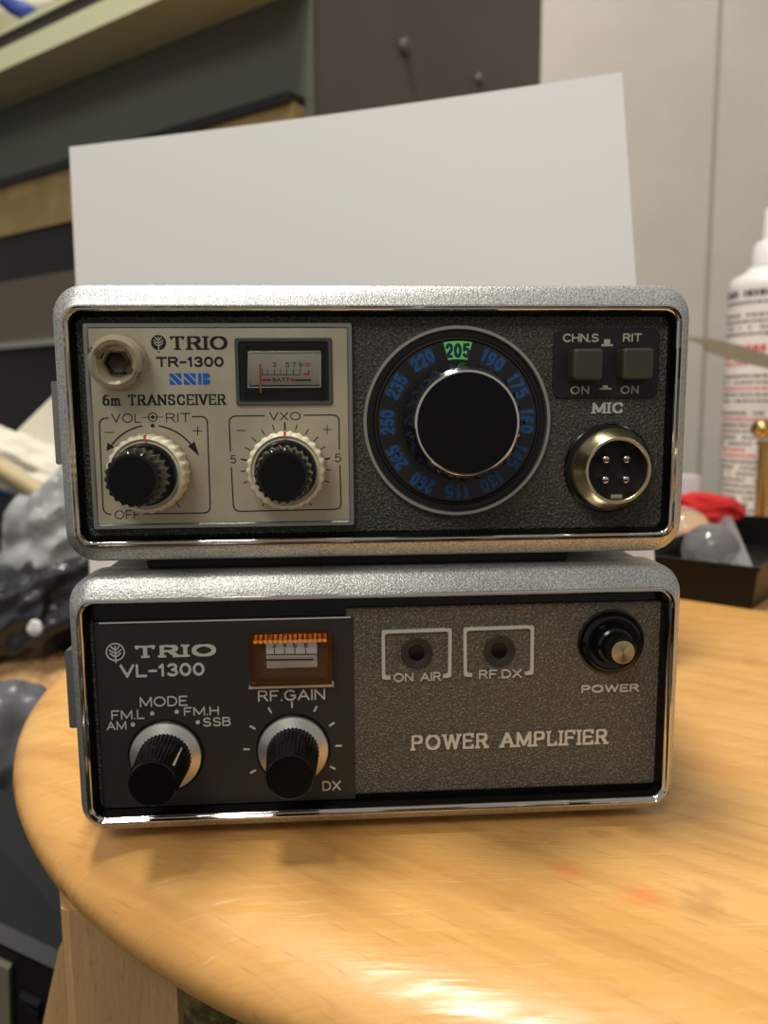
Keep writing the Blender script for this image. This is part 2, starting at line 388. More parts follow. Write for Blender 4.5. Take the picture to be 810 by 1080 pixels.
for (x, y, s_) in ((115, 456, 0), (208.5, 454.5, 1), (254.5, 454, 0), (345, 453, 1)):
    stroke(k, [P2(x-4.5, y, YQ), P2(x+4.5, y, YQ)], nib_round(.26), YQ, .03)
    if s_: stroke(k, [P2(x, y-4.5, YQ), P2(x, y+4.5, YQ)], nib_round(.26), YQ, .03)
def cring(mb, px, py, r, w, Y, a0=0, a1=360, d=.03, n=24):
    c = onY(px, py, Y); stroke(mb, [(c.x+r*math.cos(math.radians(a0+(a1-a0)*i/n)), c.z+r*math.sin(math.radians(a0+(a1-a0)*i/n))) for i in range(n+1)], nib_round(w), Y, d)
def disc(mb, px, py, r, Y, d=.03, n=20):
    c = onY(px, py, Y); mb.prism([(c.x+r*math.cos(2*PI*i/n), c.z+r*math.sin(2*PI*i/n)) for i in range(n)], Y, Y-d)
cring(k, 161, 440, 1.15, .28, YQ); disc(k, 161, 440, .5, YQ); disc(k, 161, 449, .55, YQ)
stroke(k, [P2(150, 440.3, YQ), P2(161, 440, YQ), P2(172, 439.8, YQ)], nib_round(.22), YQ, .03)
def rounded_path(pts, r=2):                                        # open path with rounded corners
    out = [pts[0]]
    for a, b, c in zip(pts, pts[1:], pts[2:]):
        A, B, C = Vector(a), Vector(b), Vector(c); u = (A-B).normalized()*r; v = (C-B).normalized()*r
        for i in range(7):
            t = i/6; out.append(tuple((1-t)**2*(B+u)+2*t*(1-t)*B+t*t*(B+v)))
    return out+[pts[-1]]
W_ = nib_round(.36)
stroke(k, rounded_path([P2(114, 441, YQ), P2(104.5, 441, YQ), P2(109, 542, YQ), P2(117, 542.5, YQ)]), W_, YQ, .03)
stroke(k, rounded_path([P2(203, 439.5, YQ), P2(218.5, 439, YQ), P2(222, 541, YQ), P2(151, 542, YQ)]), W_, YQ, .03)
stroke(k, rounded_path([P2(279, 438.6, YQ), P2(241.5, 438.8, YQ), P2(243, 476, YQ)]), W_, YQ, .03)
stroke(k, rounded_path([P2(321, 438, YQ), P2(357.5, 437.5, YQ), P2(358, 474, YQ)]), W_, YQ, .03)
stroke(k, rounded_path([P2(244, 493, YQ), P2(246.5, 539.5, YQ), P2(360, 537, YQ), P2(358.5, 491, YQ)]), W_, YQ, .03)
ac = onY(161, 500, YQ); R0 = 13.2
for a0, a1 in ((100, 146), (80, 34)):
    cring(k, 161, 500, R0, .42, YQ, a0, a1)
    tip = math.radians(a1 + (6 if a1 > 90 else -14)); base = math.radians(a1 + (-3 if a1 > 90 else 3))
    bx, bz = ac.x+R0*math.cos(base), ac.z+R0*math.sin(base); tx, tz = ac.x+(R0+.4)*math.cos(tip), ac.z+(R0+.4)*math.sin(tip)
    nx, nz = math.cos(base), math.sin(base)
    k.prism([(bx-nx*.9, bz-nz*.9), (bx+nx*1.3, bz+nz*1.3), (tx, tz)], YQ, YQ-.03)
stroke(k, [P2(184.5, 528, YQ), P2(189.5, 535, YQ)], nib_round(.3), YQ, .03)
vc = onY(301.5, 494, YQ)
for i in range(-8, 9):
    a = math.radians(90-i*15.5); l0, l1 = (10.9, 12.3) if i else (10.6, 12.5)
    if i in (-8, 8): a = math.radians(-90-math.copysign(33, i))
    stroke(k, [(vc.x+l0*math.cos(a), vc.z+l0*math.sin(a)), (vc.x+l1*math.cos(a), vc.z+l1*math.sin(a))], nib_round(.3 if i % 5 else .45), YQ, .03)
k.build('black_lettering', 'print_black', plate, 0)
# round tree emblem
c = onY(167.2, 361.3, YQ)
e = MB(); disc(e, 167.2, 361.3, 2.0, YQ, .03, 32); stroke(e, [(c.x, c.z-2.6), (c.x, c.z-1.5)], nib_round(.32), YQ, .03); e.build('tree_emblem', 'print_black', plate, 0)
e = MB(); emblem(e, c.x, c.z+.1, 1.75, YQ-.035, .3, .02); 
e.build('emblem_leaves', 'plate', plate, 0)
# blue striped SSB
s_ = MB()
def ss(u0, u1, zb, zt, kind):
    w = u1-u0; h = zt-zb; X = lambda u: u0+u*w; Z = lambda v: zb+v*h
    if kind == 'S':
        for poly in ([(0,1),(.3,1),(1,.22),(1,0),(.72,0),(0,.78)], [(.42,1),(1,1),(1,.4)], [(0,0),(.58,0),(0,.6)]):
            s_.prism([(X(a), Z(b)) for a, b in poly], YQ, YQ-.03)
    else:
        s_.prism([(X(0), zb), (X(.28), zb), (X(.28), zt), (X(0), zt)], YQ, YQ-.03)
        for v0, v1 in ((0, .48), (.53, 1)):
            s_.prism([(X(.38), Z(v0)), (X(.8), Z(v0)), (X(1), Z(v0+.12)), (X(1), Z(v1-.12)), (X(.8), Z(v1)), (X(.38), Z(v1))], YQ, YQ-.03)
A_, B2 = onY(179, 406, YQ), onY(221.5, 393.5, YQ); w3 = (B2.x-A_.x-1.2)/3
for i, kd in enumerate('SSB'): ss(A_.x+i*(w3+.6), A_.x+i*(w3+.6)+w3, A_.z, B2.z, kd)
s_.build('blue_lettering', 'print_blue', plate, 0)

# clear slotted stud, upper left
c = onY(128, 383.5, YL)
st = MB(); st.lathe(c.x, c.z, [(7.3, YL+.3), (7.4, YL-.8), (7.2, YL-2.2), (7.2, YL-5.6), (6.9, YL-6.6), (5.7, YL-7.3), (4.7, YL-6.8), (3.9, YL-5.2), (3.5, YL-2.4)], 64)
sto = st.build('clear_stud', 'clear_yellow', trx)
st = MB(); st.lathe(c.x, c.z, [(3.4, YL-2.45), (3.4, YL-4.9), (2.9, YL-5.0), (2.6, YL-3.4), (1.2, YL-3.0)], 6); st.build('hex_insert', mat('stud_core', (52,42,28), .35, .5), sto)
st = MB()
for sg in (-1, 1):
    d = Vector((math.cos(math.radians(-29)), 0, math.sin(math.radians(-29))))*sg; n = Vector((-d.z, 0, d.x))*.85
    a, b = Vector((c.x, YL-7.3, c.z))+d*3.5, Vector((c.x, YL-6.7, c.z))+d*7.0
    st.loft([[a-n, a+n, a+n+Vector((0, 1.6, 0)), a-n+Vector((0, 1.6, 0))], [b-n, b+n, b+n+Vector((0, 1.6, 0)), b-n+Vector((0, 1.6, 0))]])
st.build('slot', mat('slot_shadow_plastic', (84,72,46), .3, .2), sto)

# upper meter
def meter(root, box, Y, up, fm, needle):
    x0, x1 = onY(box[0], (box[1]+box[3])/2, Y).x, onY(box[2], (box[1]+box[3])/2, Y).x
    z0, z1 = onY((box[0]+box[2])/2, box[3], Y).z, onY((box[0]+box[2])/2, box[1], Y).z
    return x0, x1, z0, z1
x0, x1, z0, z1 = meter(plate, (248.5, 356.5, 350.5, 427.5), YQ, 1, 1, 1)
q = lambda e, y: rrect(x0+e, x1-e, z0+e, z1-e, .7, y)
f = MB(); f.loft([q(0, YQ+.5), q(0, YQ-.5), q(.25, YQ-.8), q(.9, YQ-.7), q(1.25, YQ), q(1.3, YQ+3.0), q(.1, YQ+3.0)], ring=True)
mt = f.build('meter', mat('meter_bezel', (92,92,88), .3, .5), trx)
f = MB(); f.loft([q(1.2, YQ-.1), q(1.2, YQ+.1)]); 
# scale card, curved like a drum, inside a black well
f = MB(); f.box(x0+1.2, x1-1.2, YQ-.02, YQ+.02, z0+1.2, z1-1.2); f.build('meter_well', 'recess', mt)
sx0, sx1 = onY(263, 392, YQ).x, onY(338, 392, YQ).x; sz0, sz1 = onY(300, 406, YQ).z, onY(300, 370, YQ).z
def drum(x0, x1, z0, z1, y, bulge, n=14):
    m_ = MB(); fr_ = []
    for i in range(n+1):
        t = i/n; fr_.append((x0, y-bulge*math.sin(PI*t), z0+(z1-z0)*t))
    L0 = [Vector(p) for p in fr_]+[Vector((x0, y+.01, z1)), Vector((x0, y+.01, z0))]
    m_.loft([L0, [Vector((x1, p.y, p.z)) for p in L0]]); return m_
drum(sx0, sx1, sz0, sz1, YQ-.03, .5).build('scale_card', 'scale', mt)
YS = YQ-.58
mk = MB()
def seg(mb, a, b, w, Y): stroke(mb, [P2(*a, Y), P2(*b, Y)], nib_rect(w, w), Y, .02)
seg(mk, (276, 395.3), (316, 395.3), .2, YS)
for x in (276.5, 282, 289.5, 296, 302.5, 309.5, 316.5): seg(mk, (x, 395), (x, 389.5), .17, YS)
for s2, x in (('3', 289.5), ('5', 303), ('7', 310), ('9', 316.5)): ltr(mk, s2, (x-2, 382, x+2, 387.2), YS, .19, .02)
ltr(mk, 'BATT', (287.5, 398.6, 305.5, 402.6), YS, .2, .02); seg(mk, (313, 401), (327, 400.8), .45, YS)
mk.build('scale_print', 'print_black', mt, 0)
mk = MB(); seg(mk, (277, 400.8), (285, 400.8), .5, YS); seg(mk, (307.5, 400.8), (311, 400.8), .5, YS); seg(mk, (321, 394.8), (326, 394.5), .45, YS); seg(mk, (325.5, 394.5), (325.5, 390.5), .25, YS)
ltr(mk, '+20', (319, 382.5, 328, 387), YS, .17, .02)
mk.build('scale_red_print', 'print_red', mt, 0)
mk = MB(); seg(mk, (274.3, 385), (275.2, 413.5), .42, YS-.1); mk.build('needle', mat('needle_red', (215,80,50), .4, 0, emit=None), mt, 0)
# clear hood of the meter: a bevelled block with bright lips
h0, h1 = onY(257, 392, YQ-.8).x, onY(343.5, 392, YQ-.8).x; hz0, hz1 = onY(300, 420.5, YQ-.8).z, onY(300, 364.5, YQ-.8).z
f = MB(); q2 = lambda e, y: rrect(h0+e, h1-e, hz0+e, hz1-e, .6, y)
f.loft([q2(0, YQ-.75), q2(.2, YQ-1.0), q2(1.0, YQ-1.15)]); f.build('meter_glass', 'smoke', mt)
mk = MB()
for (a, b) in (((262, 371.5), (337, 371)), ((262, 408.5), (338, 408)), ((262, 372), (262, 408)), ((338, 372), (338, 408))):
    stroke(mk, [P2(*a, YQ-.3), P2(*b, YQ-.3)], nib_rect(.3, .3), YQ-.3, .25)
mk.build('glass_edge', 'chrome', mt, 0)

# double knobs
def double_knob(name, px, py, ri, ang):
    c = onY(px, py, YQ)
    a = MB(); a.lathe(c.x, c.z, [(ri*.93, YQ), (ri, YQ-.5, 1), (ri, YQ-6.6, 1), (ri*.965, YQ-7.4, 1), (ri*.9, YQ-7.8), (ri*.84, YQ-7.2)], 168, 26, .021)
    root = a.build(name, 'ivory', trx, 28)
    r = ri*.80
    a = MB(); a.lathe(c.x, c.z, [(r, YQ-7), (r, YQ-8.2), (r*.97, YQ-8.7), (r*.93, YQ-8.9)], 72); 
    a.lathe(c.x, c.z, [(r*.86, YQ-8.6, 1), (r*.84, YQ-19.8, 1), (r*.80, YQ-20.8, 1), (r*.77, YQ-21.2), (r*.70, YQ-21.3)], 132, 22, .045)
    a.build('black_cap', 'black', root, 28)
    a = MB(); a.lathe(c.x, c.z, [(r*.69, YQ-21.2), (r*.69, YQ-21.35)], 48); a.build('cap_face', 'black_flat', root)
    a = MB(); t = math.radians(ang); d = Vector((math.cos(t), 0, math.sin(t))); n = Vector((-d.z, 0, d.x))*.3
    o = Vector((c.x, 0, c.z)); p0 = o+d*ri*.85; p1 = o+d*ri*1.0
    a.loft([[p0+n+Vector((0, YQ-7.3, 0)), p0-n+Vector((0, YQ-7.3, 0)), p0-n+Vector((0, YQ-7.95, 0)), p0+n+Vector((0, YQ-7.95, 0))],
            [p1+n+Vector((0, YQ-6, 0)), p1-n+Vector((0, YQ-6, 0)), p1-n+Vector((0, YQ-7.55, 0)), p1+n+Vector((0, YQ-7.55, 0))]])
    a.build('red_mark', 'print_red', root, 0)
    a = MB(); d2 = Vector((math.cos(t-.25), 0, math.sin(t-.25)))
    p0 = o+d2*r*.76
    a.tube([p0+Vector((0, YQ-10, 0)), p0+Vector((0, YQ-16, 0))], .35, 8); a.build('cap_pointer', 'black_soft', root)
    return root
double_knob('volume_knob', 160, 498, 10.35, 88)
double_knob('vxo_knob', 303, 494.5, 10.35, 90)

# tuning dial
c = onY(481.5, 444.7, YP); R1 = 26.2
a = MB(); a.lathe(c.x, c.z, [(R1, YP+.3), (R1, YP-1.6), (R1-.25, YP-2.0), (R1-1.05, YP-2.0), (R1-1.3, YP-1.7), (R1-1.4, YP+.3)], 128, caps=(False, False))
a.f.append(None) if 0 else None
n_ = 128; K_ = 5
a.f += [((K_)*n_+i, (K_)*n_+(i+1) % n_, (i+1) % n_, i) for i in range(n_)]
dial = a.build('tuning_dial', 'ring', trx)
a = MB(); a.lathe(c.x, c.z, [(R1-1.4, YP-.1), (R1-1.4, YP-.3), (R1-2.9, YP-.3)], 128); a.build('dial_well', 'recess', dial)
a = MB(); a.lathe(c.x, c.z, [(23.3, YP-.2), (23.3, YP-1.2), (22.9, YP-1.7), (22.4, YP-1.8), (22.0, YP-1.5)], 128); a.build('dial_disc', 'dial', dial)
YD = YP-1.5
def wedge(mb, ang, ri, ro, half, y, d=.06):
    pts = [(c.x+ro*math.cos(math.radians(ang+half-2*half*i/8)), c.z+ro*math.sin(math.radians(ang+half-2*half*i/8))) for i in range(9)]
    h2 = half*.86
    pts += [(c.x+ri*math.cos(math.radians(ang-h2+2*h2*i/8)), c.z+ri*math.sin(math.radians(ang-h2+2*h2*i/8))) for i in range(9)]
    mb.prism(pts, y, y-d)
wd = MB()
for i in range(12):
    if i != 3: wedge(wd, 30*i, 16.7, 22.0, 10.6, YD)
wd.build('dial_windows', 'window_dim', dial, 0)
wd = MB(); wedge(wd, 90, 17.0, 21.9, 10.4, YD); wd.build('dial_pointer_window', 'window_green', dial, 0)
nums = {0: '160', 30: '175', 60: '190', 90: '205', 120: '220', 150: '235', 180: '250', 210: '265', 240: '280', 270: '115', 300: '130', 330: '145'}
for which, mm in ((False, 'print_dial'), (True, 'print_navy')):
    mb = MB()
    for ang, s2 in nums.items():
        if (ang == 90) != which: continue
        t = math.radians(ang-90)
        def tf(u, v, t=t):
            v = v+19.35; return (c.x+u*math.cos(t)-v*math.sin(t), c.z+u*math.sin(t)+v*math.cos(t))
        letters(mb, s2, -3.4, 3.4, -2.0, 2.0, YD-.06, .85, .04, tf=tf, gap=.5)
    mb.build('dial_numerals', mm, dial, 0)
a = MB(); a.lathe(c.x, c.z, [(15.2, YD+.2), (15.2, YD-1.6, 1), (15.2, YD-8, 1), (15.0, YD-12.5, 1), (14.2, YD-15.6), (13.6, YD-16.2)], 216, 24, .028)
kn = a.build('tuning_knob', 'black', dial, 28)
a = MB(); a.lathe(c.x, c.z, [(13.5, YD-15.9), (13.5, YD-16.5), (13.3, YD-16.7), (12.9, YD-16.75), (12.8, YD-16.4)], 96); a.build('knob_rim', 'chrome', kn)
a = MB(); a.lathe(c.x, c.z, [(12.8, YD-16.3), (12.8, YD-16.6)], 96); a.build('knob_face', 'black_flat', kn)

# push-button panel
sw = inset_panel(trx, 'switch_panel', 'black_soft', (583.5, 346, 695, 420), YP-.5, 2.4, .2, 2)
for n2, bx in ((0, (605, 367.5, 636.5, 400.8)), (1, (657.5, 367, 690, 400.5))):
    xa, xb = onY(bx[0], 384, YP-6).x, onY(bx[2], 384, YP-6).x; za, zb = onY(620, bx[3], YP-6).z, onY(620, bx[1], YP-6).z
    p = MB(); p.rbox(xa, xb, YP-6, YP, za, zb, 1.0, .7); p.build('push_button', 'btn', sw, 18)
k = MB(); Y3 = YP-.5
ltr(k, 'CHN.S', (593.7, 351.7, 631.5, 361), Y3, .45, .03); ltr(k, 'RIT', (657, 351.5, 677, 360.5), Y3, .45, .03)
ltr(k, 'ON', (601.6, 407, 621.4, 416), Y3, .45, .03, gap=.4); ltr(k, 'ON', (654.5, 406.6, 673.7, 415.6), Y3, .45, .03, gap=.4)
def rect(mb, bx, Y, d=.03):
    a, b = onY(bx[0], bx[3], Y), onY(bx[2], bx[1], Y); mb.prism([(a.x, a.z), (b.x, a.z), (b.x, b.z), (a.x, b.z)], Y, Y-d)
rect(k, (637, 357.8, 643.5, 362.8), Y3); rect(k, (634.3, 363, 646.5, 365.2), Y3); rect(k, (635.5, 406.5, 641, 409), Y3); rect(k, (632.5, 409.2, 645, 410.8), Y3)
k.build('switch_lettering', 'print_cream', sw, 0)
k = MB(); ltr(k, 'MIC', (624.5, 424.5, 657, 436), YP, .7, .35, .42); k.build('raised_lettering', 'cast', gp, 0)

# microphone socket
c = onY(640.5, 493.5, YP)
a = MB(); a.lathe(c.x, c.z, [(12.6, YP), (12.6, YP-.9), (12.2, YP-1.2), (11.2, YP-1.2)], 80); mic = a.build('microphone_socket', 'black', trx)
a = MB(); a.lathe(c.x, c.z, [(11.3, YP-1), (11.4, YP-4.4), (11.2, YP-5.0), (10.4, YP-5.6), (9.3, YP-8.8), (9.0, YP-9.1), (8.4, YP-9.1), (8.15, YP-8.8), (8.15, YP-1)], 96, caps=(False, False))
a.build('socket_shell', 'nickel', mic)
a = MB(); a.lathe(c.x, c.z, [(8.2, YP-1), (8.2, YP-4)], 48); a.build('socket_insert', 'hole', mic)
for dx_, dz_ in ((-2.9, 2.9), (2.9, 2.9), (-2.9, -2.7), (2.9, -2.7)):
    a = MB(); a.lathe(c.x+dx_, c.z+dz_, [(1.15, YP-3.5), (1.15, YP-6.6), (.9, YP-7.2), (.4, YP-7.5)], 20)
    pn = a.build('pin', 'pin', mic)
    a = MB(); a.box(c.x+dx_-1.1, c.x+dx_+1.1, YP-7.6, YP-7.2, c.z+dz_-.13, c.z+dz_+.13); a.build('pin_slot', 'hole', pn, 0)
a = MB(); a.rbox(c.x-1.7, c.x+1.7, YP-8.2, YP-3, c.z-8.0, c.z-6.6, .5, .3); a.build('key_tab', 'nickel', mic)

# ---------------------------------------------------------- amplifier
YP = 4.6
gp = inset_panel(amp, 'grained_panel', 'grain', (366, 637.5, 696.5, 832), YP, .8, .5, 2)
# the two corners differ by perspective only; dark plate left
dp = inset_panel(amp, 'control_plate', 'dark_plate', (103.5, 653.5, 374, 848), YP-.35, .5, .25, 2)
e = MB(); a_, b2 = onY(103.5, 750, YP).x, 0
e.box(onY(96, 750, YP).x, onY(103.2, 750, YP).x, YP-.1, YP+1.2, onY(240, 851, YP).z, onY(240, 652, YP).z); e.build('grained_strip', 'leather', amp)
YC = YP-.35
zt = onY(240, 653.3, YC).z
e = MB(); e.box(onY(103.5, 655, YC).x+.2, onY(370, 650, YC).x, YC-.35, YC+.1, zt-.35, zt); e.build('plate_top_edge', 'cast', dp, 0)
k = MB()
ltr(k, 'TRIO', (142.5, 679.8, 228, 692.8), YC, 1.15, .3, .6)
ltr(k, 'VL-1300', (126.5, 699.5, 216, 713.5), YC, .75, .3)
ltr(k, 'MODE', (147.5, 734.2, 198, 745), YC, .42, .2); ltr(k, 'FM.L', (117.5, 748.7, 152.5, 758.6), YC, .4, .2)
ltr(k, 'FM.H', (194, 745.3, 231, 754.4), YC, .4, .2); ltr(k, 'AM', (112.5, 760.5, 133.5, 769.8), YC, .4, .2)
ltr(k, 'SSB', (214, 756.3, 243.5, 765.8), YC, .4, .2); ltr(k, 'RF.GAIN', (272, 727.2, 343, 738.8), YC, .48, .2)
ltr(k, 'DX', (340, 823.3, 359.5, 833.5), YC, .45, .2)
for x, y in ((160.7, 752.3), (186.5, 750.5), (140.3, 764), (208.8, 761.5)): disc(k, x, y, .62, YC, .2)
for (x, y) in ((284.8, 749), (308, 743), (332.7, 747.5), (350, 763.6), (357, 786.3), (351, 809.5), (266.5, 767), (260, 790), (267, 813.5)):
    p, o = Vector(P2(x, y, YC)), Vector(P2(309.5, 790, YC)); d = (p-o).normalized()
    stroke(k, [tuple(p-d*.7), tuple(p+d*.7)], nib_round(.55), YC, .25)
k.build('raised_lettering', 'cast', dp, 0)
e = MB(); c = onY(121.9, 687.5, YC); cring(e, 121.9, 687.5, 2.45, .38, YC, d=.3, n=32); emblem(e, c.x, c.z-.1, 2.3, YC, .42, .3); e.build('tree_emblem', 'cast', dp, 0)
def skirt_knob(name, px, py, ang, dot):
    c = onY(px, py, YC)
    a = MB(); a.lathe(c.x, c.z, [(10.7, YC-.05), (10.7, YC-.4)], 72); root0 = a.build(name, 'recess', amp)  # black disc paints the shadow ring around the knob skirt
    a = MB(); a.lathe(c.x, c.z, [(10.0, YC-.3), (10.1, YC-1.0), (9.9, YC-1.35), (7.2, YC-2.6), (7.0, YC-2.3)], 96); a.build('knob_skirt', 'skirt', root0)
    a = MB(); a.lathe(c.x, c.z, [(7.6, YC-2.0, 1), (7.3, YC-2.8, 1), (6.55, YC-16.2, 1), (6.35, YC-16.8, 0)], 200, 40, .018, caps=(True, False))
    a.lathe(c.x, c.z, [(6.3, YC-16.5), (6.45, YC-17.2), (6.3, YC-17.6), (6.0, YC-17.7), (5.9, YC-17.5)], 64); a.build('knob_body', 'black', root0, 25)
    a = MB(); t = math.radians(ang); d = Vector((math.cos(t), 0, math.sin(t))); n = Vector((-d.z, 0, d.x))*.28; o = Vector((c.x, 0, c.z))
    if dot:
        p = o+d*7.0
        a.lathe(p.x, p.z, [(1.3, YC-7), (1.3, YC-8)], 16); a = MB(); a.loft([[p-n+Vector((0, YC-5.5, 0)), p+n+Vector((0, YC-5.5, 0)), p+n-d*.5+Vector((0, YC-5.5, 0)), p-n-d*.5+Vector((0, YC-5.5, 0))], [p-n-d*.1+Vector((0, YC-7.5, 0)), p+n-d*.1+Vector((0, YC-7.5, 0)), p+n-d*.6+Vector((0, YC-7.5, 0)), p-n-d*.6+Vector((0, YC-7.5, 0))]])
        a.build('pointer_mark', mat('worn_pointer', (110,104,92), .5), root0, 0)
    else:
        p = o+d*7.2; p2 = o+d*6.72
        Y_ = lambda v, y: v+Vector((0, y, 0))
        a.loft([[Y_(p-n, YC-5.5), Y_(p+n, YC-5.5), Y_(p+n-d*.6, YC-5.5), Y_(p-n-d*.6, YC-5.5)], [Y_(p2-n, YC-15.5), Y_(p2+n, YC-15.5), Y_(p2+n-d*.6, YC-15.5), Y_(p2-n-d*.6, YC-15.5)]])
        a.build('pointer_line', mat('pointer_white', (235,228,212), .45), root0, 0)
    a = MB(); a.lathe(c.x, c.z, [(5.92, YC-17.4), (5.92, YC-17.55)], 48); a.build('knob_face', 'black_flat', root0)
skirt_knob('mode_knob', 175.5, 796.5, 38, False)
skirt_knob('gain_knob', 309.5, 790, 55, True)

# amber meter on the amplifier
x0, x1 = onY(264, 694, YC).x, onY(350, 694, YC).x; z0, z1 = onY(307, 719, YC).z, onY(307, 667, YC).z
a = MB(); a.box(x0, x1, YC-.12, YC+.05, z0, z1); mt = a.build('meter', mat('meter_well_brown', (40,22,12), .35), dp, 0) if False else a.build('meter', mat('meter_well_brown', (92,66,44), .3, .3), amp, 0)
sx0, sx1 = onY(281, 690, YC).x, onY(334.5, 690, YC).x; sz0, sz1 = onY(307, 704, YC).z, onY(307, 674.5, YC).z
drum(sx0, sx1, sz0, sz1, YC-.15, .7).build('scale_card', 'scale', mt)
mk = MB(); Y4 = YC-.9
for i, x in enumerate((289.5, 300, 311, 322.5)):
    seg(mk, (x, 690), (x, 684.5), .22, Y4); ltr(mk, '2468'[i], (x-2, 677.5, x+2, 683), Y4, .22, .02)
seg(mk, (281.5, 690.5), (334, 690), .25, Y4); seg(mk, (281.5, 696), (330, 695.5), .38, Y4); mk.build('scale_print', 'print_black', mt, 0)
# hood: hollow amber box standing proud of the plate
a = MB(); q = lambda e, y: rrect(x0+e, x1-e, z0+e, z1-e, .5, y)
a.loft([q(0, YC-.05), q(0, YC-3.2), q(.3, YC-3.5), q(.9, YC-3.5), q(1.1, YC-3.2), q(1.1, YC-.05)], ring=True)
a.build('amber_hood', 'amber', mt)
a = MB(); nn = 15
for i in range(nn):
    xx = x0+1.2+(x1-x0-2.4)*(i+.5)/nn
    a.tube([(xx, YC-.3, z1-1.3), (xx, YC-3.1, z1-1.6)], .62, 10)
a.build('fluted_light_bar', 'amber_solid', mt)
a = MB(); zl = onY(307, 722, YC).z
a.loft([[(x0-.3, YC+.0, z0-.1), (x1+.3, YC+.0, z0-.1), (x1+.5, YC+.0, z0-1.9), (x0-.8, YC+.0, z0-1.9)], [(x0+.6, YC-1.3, z0-.1), (x1-.6, YC-1.3, z0-.1), (x1+.4, YC-.25, z0-1.8), (x0-.7, YC-.25, z0-1.8)]])
a.build('meter_ledge', 'cast', mt, 0)
for (a0, b0) in (((264, 671), (264, 718)), ((349.5, 671), (349.5, 718))):
    pass

# indicator lamps in their raised brackets
for nm, bx, tx, word, cc in (('on_air_lamp', (404, 664, 474.5, 714), (415, 709, 465, 718.3), 'ON AIR', (439.3, 688.5)), ('rf_dx_lamp', (490, 661, 561, 711), (505, 705.7, 550, 715), 'RF.DX', (526.3, 686.3))):
    mb = MB(); Pp = lambda x, y: P2(x, y, YP)
    nbk = nib_rect(.95, .95)
    stroke(mb, rounded_path([Pp(bx[0]+6, bx[3]+.3), Pp(bx[0]+.5, bx[3]), Pp(bx[0], bx[1]+2), Pp(bx[2], bx[1]-.5), Pp(bx[2]-.5, bx[3]-2), Pp(bx[2]-6, bx[3]-1.5)], .9), nbk, YP, .7)
    rt = mb.build('lamp_bracket', 'cast', gp, 0)
    mb = MB(); ltr(mb, word, tx, YP, .42, .5); mb.build('raised_lettering', 'cast', gp, 0)
    c = onY(*cc, YP)
    a = MB(); a.lathe(c.x, c.z, [(4.5, YP), (4.55, YP-.5), (4.3, YP-.75), (2.6, YP-.35), (2.2, YP-.1)], 56); lo = a.build('indicator_lamp', 'dark_plate', amp)
    a = MB(); a.lathe(c.x, c.z, [(2.25, YP-.05), (2.2, YP-.4), (1.2, YP-.5)], 40); a.build('lens', 'red_lens', lo)
k = MB(); ltr(k, 'POWER', (613, 721.5, 673.5, 729.8), YP, .5, .35); ltr(k, 'POWER AMPLIFIER', (434, 771.5, 640, 787.5), YP, .75, .5, .6)
k.build('raised_lettering', 'cast', gp, 0)
c = onY(644, 676.8, YP)
a = MB(); a.lathe(c.x, c.z, [(9.8, YP), (9.8, YP-.25), (9.2, YP-.5), (8.8, YP-.2)], 80); pw = a.build('power_switch', 'recess', amp)
a = MB(); a.lathe(c.x, c.z, [(8.7, YP-.2), (8.7, YP-1.6), (8.2, YP-2.2), (7.4, YP-2.4), (6.2, YP-2.0), (5.4, YP-1.8), (5.2, YP-4.4), (4.6, YP-4.9), (4.1, YP-4.9)], 80); a.build('switch_bushing', 'black', pw)
a = MB(); a.lathe(c.x, c.z, [(4.0, YP-4.5), (4.0, YP-9.6), (3.8, YP-10.0)], 56); a.build('switch_button', 'black', pw)
a = MB(); a.lathe(c.x, c.z, [(3.35, YP-9.9), (3.3, YP-10.15), (3.0, YP-10.2), (.05, YP-10.12)], 56)
tm = M['turned']; nt = tm.node_tree; bs = nt.nodes['Principled BSDF']; bs.inputs['Anisotropic'].default_value = .85; bs.inputs['Roughness'].default_value = .3
tg = nt.nodes.new('ShaderNodeTangent'); tg.direction_type = 'RADIAL'; tg.axis = 'Y'; nt.links.new(tg.outputs[0], bs.inputs['Tangent'])
# give the turned cap its own origin so that the radial brushing is centred on it
cap = a.build('button_cap', 'turned', pw, 60)
off = Vector((c.x, YP-10, c.z))-Vector(pw['o_'])
for v in cap.data.vertices: v.co -= off*S
cap.location = off*S

# ================================================================ SEAT
CX, CY = 107., 168.
def outline(t, k):
    rx = 259 if math.cos(t) < 0 else 560; ry = 259 if math.sin(t) < 0 else 462
    return (CX+(rx-k)*math.cos(t), CY+(ry-k)*math.sin(t))
def ring(k, z, n=160): return [(*outline(2*PI*i/n, k), z) for i in range(n)]
prof = [(120, -3.5), (30, -3.5)]
for i in range(1, 13):
    a = PI*i/12; prof.append((27*(1-math.sin(a)), -17.7+14.2*math.cos(a)))
prof.append((60, -32))
st = MB(); st.loft([ring(k_, z) for k_, z in prof])
seat_o = empty('wooden_stool', (CX, CY, -450)); tag(seat_o, 'pale varnished wooden stool with thick rounded seat, carrying both radios', 'stool')
st.build('seat', 'wood', seat_o, 60)
def board(a, b, th, z0, z1, inward):                 # vertical board whose outer face runs a-b
    a, b = Vector(a), Vector(b); n = Vector(inward).normalized()*th
    m_ = MB(); c_ = 2
    def lp(z):
        d = (b-a).normalized()*c_; nn = n.normalized()*c_
        return [(*(a+d), z), (*(b-d), z), (*(b+nn), z), (*(b+n), z), (*(a+n), z), (*(a+nn), z)]
    m_.loft([lp(z0), lp(z1)]); return m_
pa, pb = atD(68, 1010, 232), atD(192, 1010, 247)
A2, B2_ = Vector((pa.x, pa.y)), Vector((pb.x, pb.y))
d = (B2_-A2).normalized(); inw = Vector((-d.y, d.x))
